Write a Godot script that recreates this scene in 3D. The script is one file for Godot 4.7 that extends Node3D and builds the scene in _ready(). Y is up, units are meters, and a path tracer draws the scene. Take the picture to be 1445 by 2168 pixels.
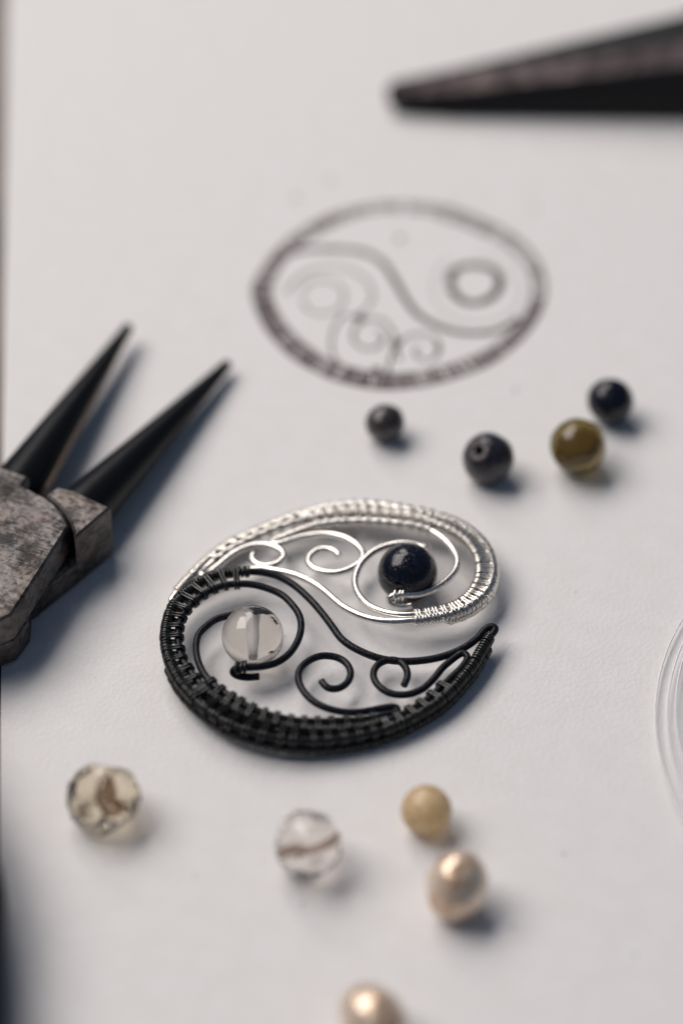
extends Node3D
# A jeweller's table seen close: two halves of a wire pendant, beads, pliers and a pencil design on paper.
# Lengths in the tables below are millimetres; MM turns them into metres.

const MM := 0.001
const CORE := 0.47
const THIN := 0.17

const BLACK_FRAME := [Vector3(-11.27, 3.44, 14.52), Vector3(-12.40, 3.50, 14.66), Vector3(-14.06, 3.50, 14.83), Vector3(-15.71, 3.50, 15.17), Vector3(-17.28, 3.50, 16.09), Vector3(-18.60, 3.50, 17.35), Vector3(-19.83, 3.50, 18.93), Vector3(-20.88, 3.50, 20.75), Vector3(-21.33, 3.50, 22.47), Vector3(-21.54, 3.50, 24.26), Vector3(-21.60, 3.50, 26.12), Vector3(-21.37, 3.50, 27.97), Vector3(-20.97, 3.50, 29.88), Vector3(-20.34, 3.50, 31.77), Vector3(-19.51, 3.50, 33.57), Vector3(-18.36, 3.50, 35.36), Vector3(-17.04, 3.50, 37.06), Vector3(-15.40, 3.50, 38.67), Vector3(-13.66, 3.50, 40.11), Vector3(-11.72, 3.50, 41.17), Vector3(-9.40, 3.35, 42.01), Vector3(-7.04, 3.17, 42.45), Vector3(-4.74, 2.99, 42.59), Vector3(-1.83, 2.76, 42.31), Vector3(0.70, 2.57, 41.76), Vector3(2.68, 2.42, 41.18), Vector3(4.37, 2.29, 40.53), Vector3(5.91, 2.20, 39.77), Vector3(7.68, 2.20, 38.78), Vector3(9.69, 2.20, 37.33), Vector3(11.43, 2.28, 35.93), Vector3(13.25, 2.38, 34.01), Vector3(14.50, 2.45, 32.20), Vector3(15.83, 2.52, 30.22), Vector3(17.14, 2.59, 27.50), Vector3(18.27, 2.65, 25.23), Vector3(18.82, 2.78, 24.38), Vector3(19.06, 2.90, 24.09), Vector3(18.84, 2.98, 23.80), Vector3(18.31, 2.95, 23.73), Vector3(17.72, 2.82, 24.09), Vector3(16.87, 2.57, 25.15), Vector3(15.49, 2.50, 26.53), Vector3(13.60, 2.39, 27.71), Vector3(11.50, 2.27, 28.47), Vector3(9.12, 2.20, 28.85), Vector3(7.15, 2.20, 28.89), Vector3(4.78, 2.27, 28.51), Vector3(2.81, 2.41, 27.69), Vector3(1.08, 2.54, 26.57), Vector3(-0.09, 2.63, 25.37), Vector3(-1.08, 2.70, 23.57), Vector3(-2.50, 2.81, 21.06), Vector3(-4.10, 2.92, 18.69), Vector3(-5.96, 3.06, 16.57), Vector3(-8.00, 3.21, 15.12), Vector3(-9.91, 3.34, 14.59)]
const BLACK_INNER := [Vector3(-9.98, 2.47, 31.68), Vector3(-11.41, 2.48, 31.84), Vector3(-12.62, 2.60, 31.71), Vector3(-13.24, 3.00, 31.46), Vector3(-12.83, 3.50, 31.30), Vector3(-11.68, 3.60, 31.24), Vector3(-9.63, 3.45, 30.94), Vector3(-8.03, 3.23, 30.17), Vector3(-6.56, 3.11, 28.72), Vector3(-5.54, 3.04, 26.72), Vector3(-5.04, 3.00, 24.67), Vector3(-5.00, 2.99, 23.04), Vector3(-5.31, 3.01, 21.59), Vector3(-6.09, 3.07, 20.08), Vector3(-7.41, 3.17, 18.43), Vector3(-9.38, 3.31, 17.33), Vector3(-11.40, 3.46, 16.80), Vector3(-12.52, 3.50, 16.76), Vector3(-14.35, 3.50, 16.93), Vector3(-15.93, 3.50, 17.60), Vector3(-17.37, 3.50, 18.76), Vector3(-18.60, 3.50, 20.34), Vector3(-19.53, 3.50, 21.98), Vector3(-19.99, 3.50, 23.70), Vector3(-20.07, 3.50, 25.88), Vector3(-19.88, 3.50, 27.65), Vector3(-19.45, 3.50, 29.64), Vector3(-18.51, 3.50, 31.54), Vector3(-17.47, 3.50, 33.26), Vector3(-16.21, 3.50, 34.97), Vector3(-14.80, 3.28, 36.32), Vector3(-13.41, 3.08, 37.44), Vector3(-11.05, 3.05, 38.87), Vector3(-8.67, 2.87, 39.69), Vector3(-6.35, 2.69, 40.14), Vector3(-3.98, 2.51, 40.43), Vector3(-1.61, 2.33, 40.34), Vector3(0.71, 2.15, 40.03), Vector3(2.74, 1.99, 39.51), Vector3(4.50, 2.06, 39.03), Vector3(5.87, 2.20, 38.55), Vector3(7.36, 2.20, 37.63), Vector3(8.91, 2.20, 36.48), Vector3(10.25, 2.21, 35.33), Vector3(11.83, 2.30, 33.55), Vector3(13.49, 2.39, 31.60), Vector3(14.44, 2.44, 30.46), Vector3(15.17, 2.48, 29.31), Vector3(15.43, 2.50, 28.45), Vector3(15.15, 2.58, 27.97), Vector3(14.75, 2.56, 27.83), Vector3(14.11, 2.42, 28.22), Vector3(13.27, 2.37, 29.05), Vector3(12.32, 2.32, 30.11), Vector3(11.06, 2.25, 32.09), Vector3(9.59, 2.20, 33.69), Vector3(7.69, 2.20, 34.47), Vector3(5.92, 2.20, 34.24), Vector3(4.67, 2.27, 33.29), Vector3(3.94, 2.33, 31.85), Vector3(4.01, 2.32, 30.43), Vector3(4.71, 2.27, 29.27), Vector3(5.99, 2.20, 28.65), Vector3(7.15, 2.20, 28.96), Vector3(7.88, 2.20, 30.08), Vector3(8.03, 2.20, 31.42), Vector3(7.54, 2.20, 32.99)]
const BLACK_SCROLL := [Vector3(-10.34, 3.59, 21.82), Vector3(-12.15, 3.60, 21.83), Vector3(-13.84, 3.50, 22.31), Vector3(-15.46, 3.50, 22.96), Vector3(-16.59, 3.50, 24.10), Vector3(-17.53, 3.50, 25.56), Vector3(-17.80, 3.50, 27.65), Vector3(-17.41, 3.50, 30.27), Vector3(-16.52, 3.50, 32.48), Vector3(-15.44, 3.50, 34.04), Vector3(-14.38, 3.50, 35.05), Vector3(-13.10, 3.50, 36.13), Vector3(-11.82, 3.50, 37.13), Vector3(-10.27, 3.41, 38.05), Vector3(-8.68, 3.29, 38.70), Vector3(-7.09, 3.17, 39.12), Vector3(-5.56, 3.05, 39.40), Vector3(-3.98, 2.93, 39.44), Vector3(-1.84, 2.76, 39.37), Vector3(-0.31, 2.65, 39.11), Vector3(1.61, 2.50, 38.90), Vector3(2.80, 2.41, 38.66), Vector3(4.28, 2.30, 38.18), Vector3(5.65, 2.20, 37.59), Vector3(6.56, 2.20, 37.29), Vector3(6.80, 2.20, 36.87), Vector3(6.46, 2.30, 36.57), Vector3(5.66, 2.30, 36.57), Vector3(4.29, 2.30, 36.91), Vector3(2.24, 2.45, 37.52), Vector3(0.20, 2.61, 37.66), Vector3(-1.96, 2.77, 37.08), Vector3(-3.44, 2.88, 36.11), Vector3(-4.60, 2.97, 34.56), Vector3(-5.18, 3.01, 32.89), Vector3(-5.09, 3.01, 31.15), Vector3(-4.07, 2.93, 29.57), Vector3(-2.34, 2.80, 28.54), Vector3(-0.38, 2.65, 28.76), Vector3(0.72, 2.57, 29.79), Vector3(1.12, 2.54, 31.34), Vector3(0.60, 2.58, 32.95), Vector3(-0.49, 2.66, 33.88), Vector3(-1.57, 2.74, 33.88), Vector3(-2.20, 2.79, 33.22), Vector3(-2.44, 2.81, 32.69)]
const SILVER_FRAME := [Vector3(8.68, 3.50, 23.21), Vector3(10.43, 3.50, 22.96), Vector3(12.91, 3.50, 22.31), Vector3(15.40, 3.50, 21.16), Vector3(17.16, 3.50, 19.59), Vector3(18.41, 3.50, 17.68), Vector3(19.04, 3.50, 15.17), Vector3(18.96, 3.50, 12.62), Vector3(18.33, 3.50, 10.31), Vector3(17.09, 3.50, 8.15), Vector3(15.28, 3.50, 6.24), Vector3(13.19, 3.50, 4.92), Vector3(10.79, 3.50, 3.86), Vector3(8.37, 3.50, 3.25), Vector3(5.83, 3.26, 2.37), Vector3(2.48, 2.95, 1.68), Vector3(-0.89, 2.63, 1.71), Vector3(-3.82, 2.36, 2.40), Vector3(-6.26, 2.13, 3.22), Vector3(-8.50, 1.92, 4.23), Vector3(-10.79, 1.70, 5.41), Vector3(-13.20, 1.47, 6.66), Vector3(-15.16, 1.28, 8.12), Vector3(-17.04, 1.10, 10.10), Vector3(-18.63, 1.10, 12.49), Vector3(-19.88, 1.10, 14.45), Vector3(-20.65, 1.10, 15.79), Vector3(-21.21, 1.00, 16.79), Vector3(-21.37, 0.90, 17.27), Vector3(-21.06, 0.90, 17.69), Vector3(-20.35, 0.90, 17.52), Vector3(-18.91, 1.10, 16.21), Vector3(-16.30, 1.16, 14.00), Vector3(-12.74, 1.50, 12.56), Vector3(-9.98, 1.76, 12.35), Vector3(-8.35, 1.92, 12.81), Vector3(-5.88, 2.15, 13.81), Vector3(-3.90, 2.34, 15.18), Vector3(-2.52, 2.47, 16.57), Vector3(-0.92, 2.63, 18.65), Vector3(0.09, 2.72, 19.90), Vector3(1.56, 2.87, 21.20), Vector3(2.84, 2.99, 22.06), Vector3(4.48, 3.15, 22.79), Vector3(6.40, 3.34, 23.21)]
const SILVER_INNER := [Vector3(10.88, 3.50, 11.00), Vector3(10.06, 3.50, 10.05), Vector3(8.15, 3.49, 9.44), Vector3(5.74, 3.26, 9.72), Vector3(4.11, 3.11, 10.60), Vector3(2.72, 2.97, 12.17), Vector3(1.94, 2.90, 14.05), Vector3(1.67, 2.87, 15.97), Vector3(2.22, 2.93, 18.28), Vector3(3.50, 3.05, 20.23), Vector3(5.31, 3.23, 21.47), Vector3(7.23, 3.42, 22.15), Vector3(8.69, 3.50, 22.23), Vector3(10.69, 3.50, 21.90), Vector3(13.05, 3.50, 21.24), Vector3(14.90, 3.50, 20.17), Vector3(16.38, 3.50, 18.27), Vector3(17.36, 3.50, 15.59), Vector3(17.30, 3.50, 12.37), Vector3(16.31, 3.50, 9.71), Vector3(14.69, 3.50, 7.72), Vector3(12.56, 3.50, 6.15), Vector3(10.17, 3.32, 4.91), Vector3(7.76, 3.09, 3.97), Vector3(5.33, 2.86, 3.46), Vector3(2.47, 2.60, 2.82), Vector3(-0.76, 2.29, 2.77), Vector3(-3.81, 2.18, 3.45), Vector3(-6.55, 2.10, 4.42), Vector3(-9.21, 1.85, 5.48), Vector3(-12.15, 1.57, 7.11), Vector3(-14.12, 1.38, 8.40), Vector3(-15.77, 1.22, 9.87), Vector3(-17.11, 1.10, 11.38), Vector3(-17.74, 1.10, 12.32), Vector3(-17.78, 1.20, 12.93), Vector3(-17.35, 1.20, 13.02), Vector3(-16.72, 1.12, 12.35), Vector3(-15.73, 1.22, 11.33), Vector3(-14.09, 1.38, 9.52), Vector3(-12.49, 1.53, 8.38), Vector3(-10.80, 1.69, 7.94), Vector3(-8.92, 1.87, 8.29), Vector3(-7.69, 1.99, 9.28), Vector3(-7.37, 2.01, 10.51), Vector3(-8.25, 1.93, 11.62), Vector3(-9.75, 1.79, 11.91), Vector3(-10.85, 1.68, 11.29), Vector3(-11.41, 1.63, 10.29), Vector3(-11.19, 1.65, 9.63)]
const SILVER_SCROLL := [Vector3(8.75, 2.60, 19.70), Vector3(7.52, 2.44, 19.71), Vector3(6.34, 2.53, 19.38), Vector3(5.93, 2.89, 18.99), Vector3(6.28, 3.32, 18.75), Vector3(6.93, 3.49, 18.67), Vector3(7.64, 3.55, 18.74), Vector3(9.58, 3.60, 18.70), Vector3(11.55, 3.50, 17.68), Vector3(13.25, 3.50, 16.09), Vector3(14.37, 3.50, 14.24), Vector3(14.61, 3.50, 12.37), Vector3(14.07, 3.50, 10.49), Vector3(12.92, 3.50, 8.59), Vector3(11.44, 3.50, 7.20), Vector3(10.01, 3.50, 6.50), Vector3(7.48, 3.42, 5.80), Vector3(4.16, 3.11, 5.04), Vector3(0.76, 2.79, 4.70), Vector3(-1.98, 2.53, 4.78), Vector3(-4.04, 2.33, 5.28), Vector3(-5.92, 2.16, 6.06), Vector3(-7.42, 2.01, 6.79), Vector3(-8.57, 1.91, 7.37), Vector3(-8.99, 1.87, 7.77), Vector3(-8.37, 2.02, 8.19), Vector3(-7.41, 2.11, 7.94), Vector3(-5.00, 2.24, 7.03), Vector3(-2.57, 2.47, 6.78), Vector3(-0.88, 2.63, 7.08), Vector3(0.88, 2.80, 8.03), Vector3(2.26, 2.93, 9.64), Vector3(2.73, 2.97, 11.23), Vector3(2.24, 2.93, 12.47), Vector3(0.87, 2.80, 13.53), Vector3(-0.69, 2.65, 13.97), Vector3(-2.42, 2.48, 13.55), Vector3(-3.68, 2.36, 12.66), Vector3(-4.23, 2.31, 11.59), Vector3(-3.88, 2.35, 10.42), Vector3(-2.80, 2.45, 9.58), Vector3(-1.60, 2.56, 9.61), Vector3(-0.69, 2.65, 10.21), Vector3(-0.33, 2.68, 11.02)]
const DRAW_OUTER := [Vector3(-12.51, 0.00, -45.08), Vector3(-11.62, 0.00, -40.61), Vector3(-9.97, 0.00, -36.21), Vector3(-7.11, 0.00, -31.65), Vector3(-4.00, 0.00, -28.57), Vector3(-0.93, 0.00, -26.46), Vector3(2.43, 0.00, -25.06), Vector3(5.77, 0.00, -24.45), Vector3(9.43, 0.00, -24.73), Vector3(12.80, 0.00, -25.62), Vector3(16.83, 0.00, -27.39), Vector3(20.59, 0.00, -29.75), Vector3(23.49, 0.00, -32.84), Vector3(25.82, 0.00, -36.21), Vector3(27.91, 0.00, -40.61), Vector3(28.94, 0.00, -45.08), Vector3(28.75, 0.00, -50.65), Vector3(27.06, 0.00, -55.29), Vector3(24.33, 0.00, -59.21), Vector3(21.18, 0.00, -61.86), Vector3(17.35, 0.00, -64.37), Vector3(13.77, 0.00, -65.61), Vector3(10.17, 0.00, -66.15), Vector3(5.57, 0.00, -65.99), Vector3(1.63, 0.00, -64.80), Vector3(-2.30, 0.00, -62.77), Vector3(-5.85, 0.00, -59.48), Vector3(-9.03, 0.00, -55.29), Vector3(-11.19, 0.00, -50.65), Vector3(-12.39, 0.00, -47.09)]
const DRAW_INNER := [Vector3(-10.13, 0.00, -45.08), Vector3(-9.12, 0.00, -41.11), Vector3(-7.50, 0.00, -37.43), Vector3(-4.97, 0.00, -33.80), Vector3(-1.55, 0.00, -30.46), Vector3(2.14, 0.00, -28.57), Vector3(6.42, 0.00, -27.63), Vector3(10.10, 0.00, -27.86), Vector3(13.50, 0.00, -28.95), Vector3(17.24, 0.00, -30.70), Vector3(20.72, 0.00, -33.08), Vector3(23.65, 0.00, -36.46), Vector3(25.68, 0.00, -39.87), Vector3(27.20, 0.00, -45.08), Vector3(27.13, 0.00, -50.14), Vector3(25.40, 0.00, -54.25), Vector3(22.95, 0.00, -57.27), Vector3(19.80, 0.00, -59.74), Vector3(15.98, 0.00, -62.23), Vector3(12.10, 0.00, -64.00), Vector3(6.21, 0.00, -64.53), Vector3(2.28, 0.00, -63.46), Vector3(-0.99, 0.00, -61.33), Vector3(-4.22, 0.00, -58.42), Vector3(-7.41, 0.00, -54.51), Vector3(-9.27, 0.00, -50.14)]
const DRAW_WAVE := [Vector3(-8.37, 0.00, -53.99), Vector3(-5.49, 0.00, -55.18), Vector3(-0.98, 0.00, -55.39), Vector3(3.21, 0.00, -54.66), Vector3(5.76, 0.00, -52.44), Vector3(7.47, 0.00, -48.61), Vector3(8.84, 0.00, -44.58), Vector3(10.35, 0.00, -41.11), Vector3(12.49, 0.00, -38.65), Vector3(15.26, 0.00, -36.94), Vector3(18.35, 0.00, -36.31), Vector3(21.80, 0.00, -36.94), Vector3(25.05, 0.00, -39.63)]
const DRAW_BEAD := [Vector3(15.71, 0.00, -47.09), Vector3(15.94, 0.00, -49.63), Vector3(17.27, 0.00, -51.26), Vector3(19.52, 0.00, -51.67), Vector3(21.73, 0.00, -50.90), Vector3(22.75, 0.00, -48.61), Vector3(22.15, 0.00, -45.58), Vector3(20.50, 0.00, -43.58), Vector3(18.27, 0.00, -43.09), Vector3(16.42, 0.00, -44.58), Vector3(15.79, 0.00, -46.59)]
const DRAW_LOOP := [Vector3(15.08, 0.00, -53.22), Vector3(13.72, 0.00, -50.14), Vector3(12.98, 0.00, -46.09), Vector3(13.83, 0.00, -42.09), Vector3(16.57, 0.00, -39.14), Vector3(20.32, 0.00, -38.89), Vector3(23.52, 0.00, -40.61), Vector3(25.27, 0.00, -44.58), Vector3(25.03, 0.00, -49.63), Vector3(23.11, 0.00, -53.22), Vector3(20.26, 0.00, -54.51)]
const DRAW_HEAD := [Vector3(-7.92, 0.00, -45.08), Vector3(-6.85, 0.00, -47.85), Vector3(-4.48, 0.00, -50.39), Vector3(-1.29, 0.00, -51.16), Vector3(1.91, 0.00, -50.14), Vector3(4.12, 0.00, -47.09), Vector3(4.41, 0.00, -44.08), Vector3(3.29, 0.00, -41.60), Vector3(1.56, 0.00, -40.12), Vector3(-0.01, 0.00, -40.61)]
const DRAW_HEAD_BEAD := [Vector3(-5.55, 0.00, -45.08), Vector3(-4.77, 0.00, -47.35), Vector3(-2.56, 0.00, -48.36), Vector3(-0.33, 0.00, -47.09), Vector3(0.46, 0.00, -44.58), Vector3(-0.32, 0.00, -41.85), Vector3(-2.52, 0.00, -40.61), Vector3(-4.57, 0.00, -41.35), Vector3(-5.54, 0.00, -44.08)]
const DRAW_CURL := [Vector3(0.30, 0.00, -40.61), Vector3(-0.95, 0.00, -37.67), Vector3(-1.41, 0.00, -34.28), Vector3(-0.93, 0.00, -30.93), Vector3(0.60, 0.00, -29.04)]
const DRAW_SPIRAL := [Vector3(6.42, 0.00, -27.63), Vector3(6.76, 0.00, -30.46), Vector3(7.43, 0.00, -33.80), Vector3(7.15, 0.00, -36.70), Vector3(5.62, 0.00, -39.14), Vector3(3.43, 0.00, -39.14), Vector3(1.86, 0.00, -37.19), Vector3(1.85, 0.00, -34.28), Vector3(3.39, 0.00, -32.84), Vector3(5.25, 0.00, -33.56), Vector3(5.90, 0.00, -35.73), Vector3(4.66, 0.00, -36.94)]
const DRAW_SMALL_SPIRAL := [Vector3(8.30, 0.00, -30.46), Vector3(7.72, 0.00, -32.84), Vector3(9.00, 0.00, -35.25), Vector3(11.19, 0.00, -36.21), Vector3(13.04, 0.00, -35.25), Vector3(13.75, 0.00, -32.84), Vector3(12.62, 0.00, -30.70), Vector3(10.78, 0.00, -30.93), Vector3(10.19, 0.00, -32.60), Vector3(11.14, 0.00, -33.56)]
const PLATE_FRONT := [Vector3(-49.22, 8.80, 0.56), Vector3(-43.76, 8.80, 0.74), Vector3(-39.92, 8.80, 2.52), Vector3(-40.61, 8.80, 4.29), Vector3(-38.83, 8.80, 5.53), Vector3(-37.44, 8.80, 6.49), Vector3(-36.40, 8.80, 7.54), Vector3(-35.54, 8.80, 8.75), Vector3(-34.78, 8.80, 10.22), Vector3(-34.13, 8.80, 11.77), Vector3(-37.07, 8.80, 19.68), Vector3(-39.97, 8.80, 27.25), Vector3(-42.12, 8.80, 28.85), Vector3(-46.20, 8.80, 30.83)]
const PLATE_BACK := [Vector3(-37.53, 8.45, 5.68), Vector3(-36.14, 8.45, 4.10), Vector3(-34.11, 8.45, 4.80), Vector3(-29.17, 8.45, 7.95), Vector3(-33.32, 8.45, 13.54), Vector3(-33.54, 8.45, 12.17), Vector3(-34.14, 8.45, 10.37), Vector3(-34.97, 8.45, 8.64), Vector3(-36.04, 8.45, 7.17)]
const PLATE_LOWER := [Vector3(-40.24, 0.00, 7.59), Vector3(-29.33, 0.00, 8.28), Vector3(-33.45, 0.00, 13.60), Vector3(-38.75, 0.00, 20.13), Vector3(-38.64, 0.00, 23.73), Vector3(-40.07, 0.00, 26.88), Vector3(-42.07, 0.00, 28.08), Vector3(-47.04, 0.00, 30.78), Vector3(-49.70, 0.00, 10.18)]

const JAW_TIP := Vector3(-15.73, 1.70, -27.61)
const BLACK_KNOT := Vector3(-12.15, 3.50, 31.22)
const SILVER_KNOT := Vector3(7.29, 3.40, 18.58)
const MARKS_BLACK := {"three": Vector3(-18.07, 3.30, 35.56), "tail": Vector3(5.40, 2.20, 40.00), "coil_only": Vector3(13.72, 2.40, 33.41), "tip": Vector3(18.33, 2.60, 25.10), "head_from": 1.9, "pitch": 0.40, "head_every": 2.0, "belly_every": 1.75, "tail_every": 1.95, "low_from": Vector3(-21.12, 3.50, 29.72), "low_to": Vector3(18.15, 2.60, 25.42), "drop": 1.5}
const MARKS_SILVER := {"three": Vector3(12.59, 3.50, 4.75), "tail": Vector3(-5.04, 2.30, 2.78), "coil_only": Vector3(-17.50, 1.10, 10.61), "tip": Vector3(-20.65, 1.10, 15.79), "head_from": 0.9, "pitch": 0.40, "head_every": 1.1, "belly_every": 1.45, "tail_every": 1.7, "low_from": Vector3(12.91, 3.50, 22.31), "low_to": Vector3(-7.47, 2.00, 3.70), "drop": 0.85}


var rng := RandomNumberGenerator.new()
var mats := {}
var taken := {}


# ---------------------------------------------------------------- meshes

class Shape:
	var v := PackedVector3Array()
	var n := PackedVector3Array()
	var uv := PackedVector2Array()
	var i := PackedInt32Array()

	func point(p: Vector3, normal: Vector3, u := 0.0, w := 0.0) -> int:
		v.append(p * 0.001)
		n.append(normal.normalized())
		uv.append(Vector2(u, w))
		return v.size() - 1

	func tri(a: int, b: int, c: int) -> void:
		# Godot's front faces run clockwise
		if (v[b] - v[a]).cross(v[c] - v[a]).dot(n[a] + n[b] + n[c]) > 0.0:
			i.append_array([a, c, b])
		else:
			i.append_array([a, b, c])

	func quad(a: int, b: int, c: int, d: int) -> void:
		tri(a, b, c)
		tri(a, c, d)

	func flat(points: Array, normal: Vector3) -> void:
		var first := v.size()
		for p in points:
			point(p, normal, p.x, p.z)
		for k in range(1, points.size() - 1):
			tri(first, first + k, first + k + 1)

	func mesh() -> ArrayMesh:
		var a := []
		a.resize(Mesh.ARRAY_MAX)
		a[Mesh.ARRAY_VERTEX] = v
		a[Mesh.ARRAY_NORMAL] = n
		a[Mesh.ARRAY_TEX_UV] = uv
		a[Mesh.ARRAY_INDEX] = i
		var m := ArrayMesh.new()
		m.add_surface_from_arrays(Mesh.PRIMITIVE_TRIANGLES, a)
		return m


class Route:
	# A smooth line through points, resampled evenly
	var p := PackedVector3Array()
	var step := 0.1
	var length := 0.0

	func _init(knots: Array, spacing := 0.1, closed := false) -> void:
		step = spacing
		var fine := PackedVector3Array()
		var count := knots.size()
		for k in (count if closed else count - 1):
			var a: Vector3 = knots[posmod(k - 1, count)] if closed else knots[maxi(k - 1, 0)]
			var b: Vector3 = knots[k]
			var c: Vector3 = knots[(k + 1) % count]
			var d: Vector3 = knots[(k + 2) % count] if closed else knots[mini(k + 2, count - 1)]
			var pieces := maxi(3, int(b.distance_to(c) / 0.06))
			# centripetal Catmull-Rom keeps hairpins from looping
			var t1 := sqrt(maxf(a.distance_to(b), 1e-3))
			var t2 := t1 + sqrt(maxf(b.distance_to(c), 1e-3))
			var t3 := t2 + sqrt(maxf(c.distance_to(d), 1e-3))
			for j in pieces:
				var t := lerpf(t1, t2, float(j) / pieces)
				var a1 := a * ((t1 - t) / t1) + b * (t / t1)
				var a2 := b * ((t2 - t) / (t2 - t1)) + c * ((t - t1) / (t2 - t1))
				var a3 := c * ((t3 - t) / (t3 - t2)) + d * ((t - t2) / (t3 - t2))
				var b1 := a1 * ((t2 - t) / t2) + a2 * (t / t2)
				var b2 := a2 * ((t3 - t) / (t3 - t1)) + a3 * ((t - t1) / (t3 - t1))
				fine.append(b1 * ((t2 - t) / (t2 - t1)) + b2 * ((t - t1) / (t2 - t1)))
		fine.append(knots[0] if closed else knots[count - 1])
		for r in 2:
			var soft := fine.duplicate()
			var total := fine.size()
			for k in total:
				if not closed and (k < 4 or k > total - 5):
					continue
				var sum := Vector3.ZERO
				for o in range(-4, 5):
					sum += fine[posmod(k + o, total)]
				soft[k] = sum / 9.0
			fine = soft
		if closed:
			fine[fine.size() - 1] = fine[0]
		var left := 0.0
		p.append(fine[0])
		for k in range(1, fine.size()):
			var seg := fine[k] - fine[k - 1]
			var l := seg.length()
			var at_ := left
			while at_ + l >= step and l > 1e-9:
				var need := step - at_
				var q := fine[k] - seg.normalized() * (l - need)
				p.append(q)
				seg = fine[k] - q
				l = seg.length()
				at_ = 0.0
			left = at_ + l
		length = (p.size() - 1) * step

	func at(s: float) -> Vector3:
		var f := clampf(s / step, 0.0, p.size() - 1.001)
		var k := int(f)
		return p[k].lerp(p[k + 1], f - k)

	func along(s: float) -> Vector3:
		return (at(s + step * 1.5) - at(s - step * 1.5)).normalized()

	func nearest(q: Vector3, from := 0.0, to := 1e9) -> float:
		var best := 0
		var far := 1e18
		for k in range(int(from / step), mini(p.size(), int(minf(to, 1e6) / step) + 1)):
			var d := p[k].distance_squared_to(q)
			if d < far:
				far = d
				best = k
		return best * step

	func part(from: float, to: float, drop := Vector3.ZERO) -> PackedVector3Array:
		var out := PackedVector3Array()
		var count := maxi(2, int((to - from) / step))
		for k in count + 1:
			out.append(at(lerpf(from, to, float(k) / count)) + drop)
		return out


func tube(sh: Shape, line: PackedVector3Array, radius: float, sides := 8, closed := false, radii := PackedFloat32Array(), cut := false) -> void:
	var count := line.size()
	if count < 2:
		return
	var side := Vector3.ZERO
	var first := sh.v.size()
	var run := 0.0
	for k in count:
		var t: Vector3
		if closed:
			t = (line[(k + 1) % count] - line[posmod(k - 1, count)]).normalized()
		else:
			t = (line[mini(k + 1, count - 1)] - line[maxi(k - 1, 0)]).normalized()
		if k == 0:
			side = t.cross(Vector3.UP if absf(t.y) < 0.9 else Vector3.RIGHT).normalized()
		else:
			side = (side - t * side.dot(t)).normalized()
			run += line[k].distance_to(line[k - 1])
		var up := side.cross(t)
		var r := radii[k] if radii.size() else radius
		for j in sides + 1:
			var a := TAU * j / sides
			var d := side * cos(a) + up * sin(a)
			sh.point(line[k] + d * r, d, run, float(j) / sides)
	var ring := sides + 1
	for k in (count if closed else count - 1):
		var a := first + k * ring
		var b := first + ((k + 1) % count) * ring
		for j in sides:
			sh.quad(a + j, b + j, b + j + 1, a + j + 1)
	if closed:
		return
	for e in [0, count - 1]:
		var t := (line[0] - line[1]).normalized() if e == 0 else (line[count - 1] - line[count - 2]).normalized()
		var r := radii[e] if radii.size() else radius
		var from: int = first + e * ring
		var bulge := 0.06 if cut else 0.7
		# a rounded or cut end: one smaller ring, then a point
		var mid := sh.v.size()
		for j in ring:
			var d := sh.n[from + j]
			sh.point(line[e] + (d * 0.72 + t * bulge * 0.7) * r, d * (0.2 if cut else 0.7) + t, run, 0)
		var tip := sh.point(line[e] + t * r * bulge, t)
		for j in sides:
			sh.quad(from + j, mid + j, mid + j + 1, from + j + 1)
			sh.tri(mid + j, tip, mid + j + 1)


func coil(sh: Shape, path: Route, from: float, to: float, around: float, pitch: float, thin := THIN, sides := 6, drop := Vector3.ZERO) -> void:
	var turns := (to - from) / pitch
	var count := maxi(4, int(turns * 11))
	var line := PackedVector3Array()
	var start := rng.randf() * TAU
	for k in count + 1:
		var f := float(k) / count
		var s := lerpf(from, to, f)
		s += 0.05 * sin(s * 4.3) + 0.03 * sin(s * 11.7)
		var t := path.along(s)
		var side := t.cross(Vector3.UP).normalized()
		var up := side.cross(t)
		var a := start + f * turns * TAU
		var w := around + 0.02 * sin(s * 3.7) + 0.012 * sin(s * 9.1 + a * 0.1)
		line.append(path.at(s) + drop + (side * cos(a) + up * sin(a)) * w + t * (0.045 * sin(s * 5.3) + 0.03 * sin(s * 13.1)))
	tube(sh, line, thin, sides)


func hoop(sh: Shape, a: Vector3, b: Vector3, ra: float, rb: float, slip: Vector3, thin := THIN) -> void:
	# One turn of thin wire round two core wires; it climbs by slip as it goes round
	var d := b - a
	var across := d.normalized()
	var t := slip.normalized()
	var up := t.cross(across).normalized()
	if up.y < 0.0:
		up = -up
	var line := PackedVector3Array()
	for k in 13:
		var g := PI / 2 + PI * k / 12
		line.append(a + (across * cos(g) + up * sin(g)) * ra)
	for k in range(1, 4):
		var f := k / 4.0
		line.append((a - up * ra).lerp(b - up * rb, f))
	for k in 13:
		var g := -PI / 2 + PI * k / 12
		line.append(b + (across * cos(g) + up * sin(g)) * rb)
	for k in range(1, 4):
		var f := k / 4.0
		# the upper strand sags a little between the wires
		line.append((b + up * rb).lerp(a + up * ra, f) - up * 0.05 * sin(f * PI))
	for k in line.size():
		line[k] += slip * (float(k) / line.size() - 0.5)
	line.append(line[0] + slip)
	tube(sh, line, thin, 6)


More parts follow.
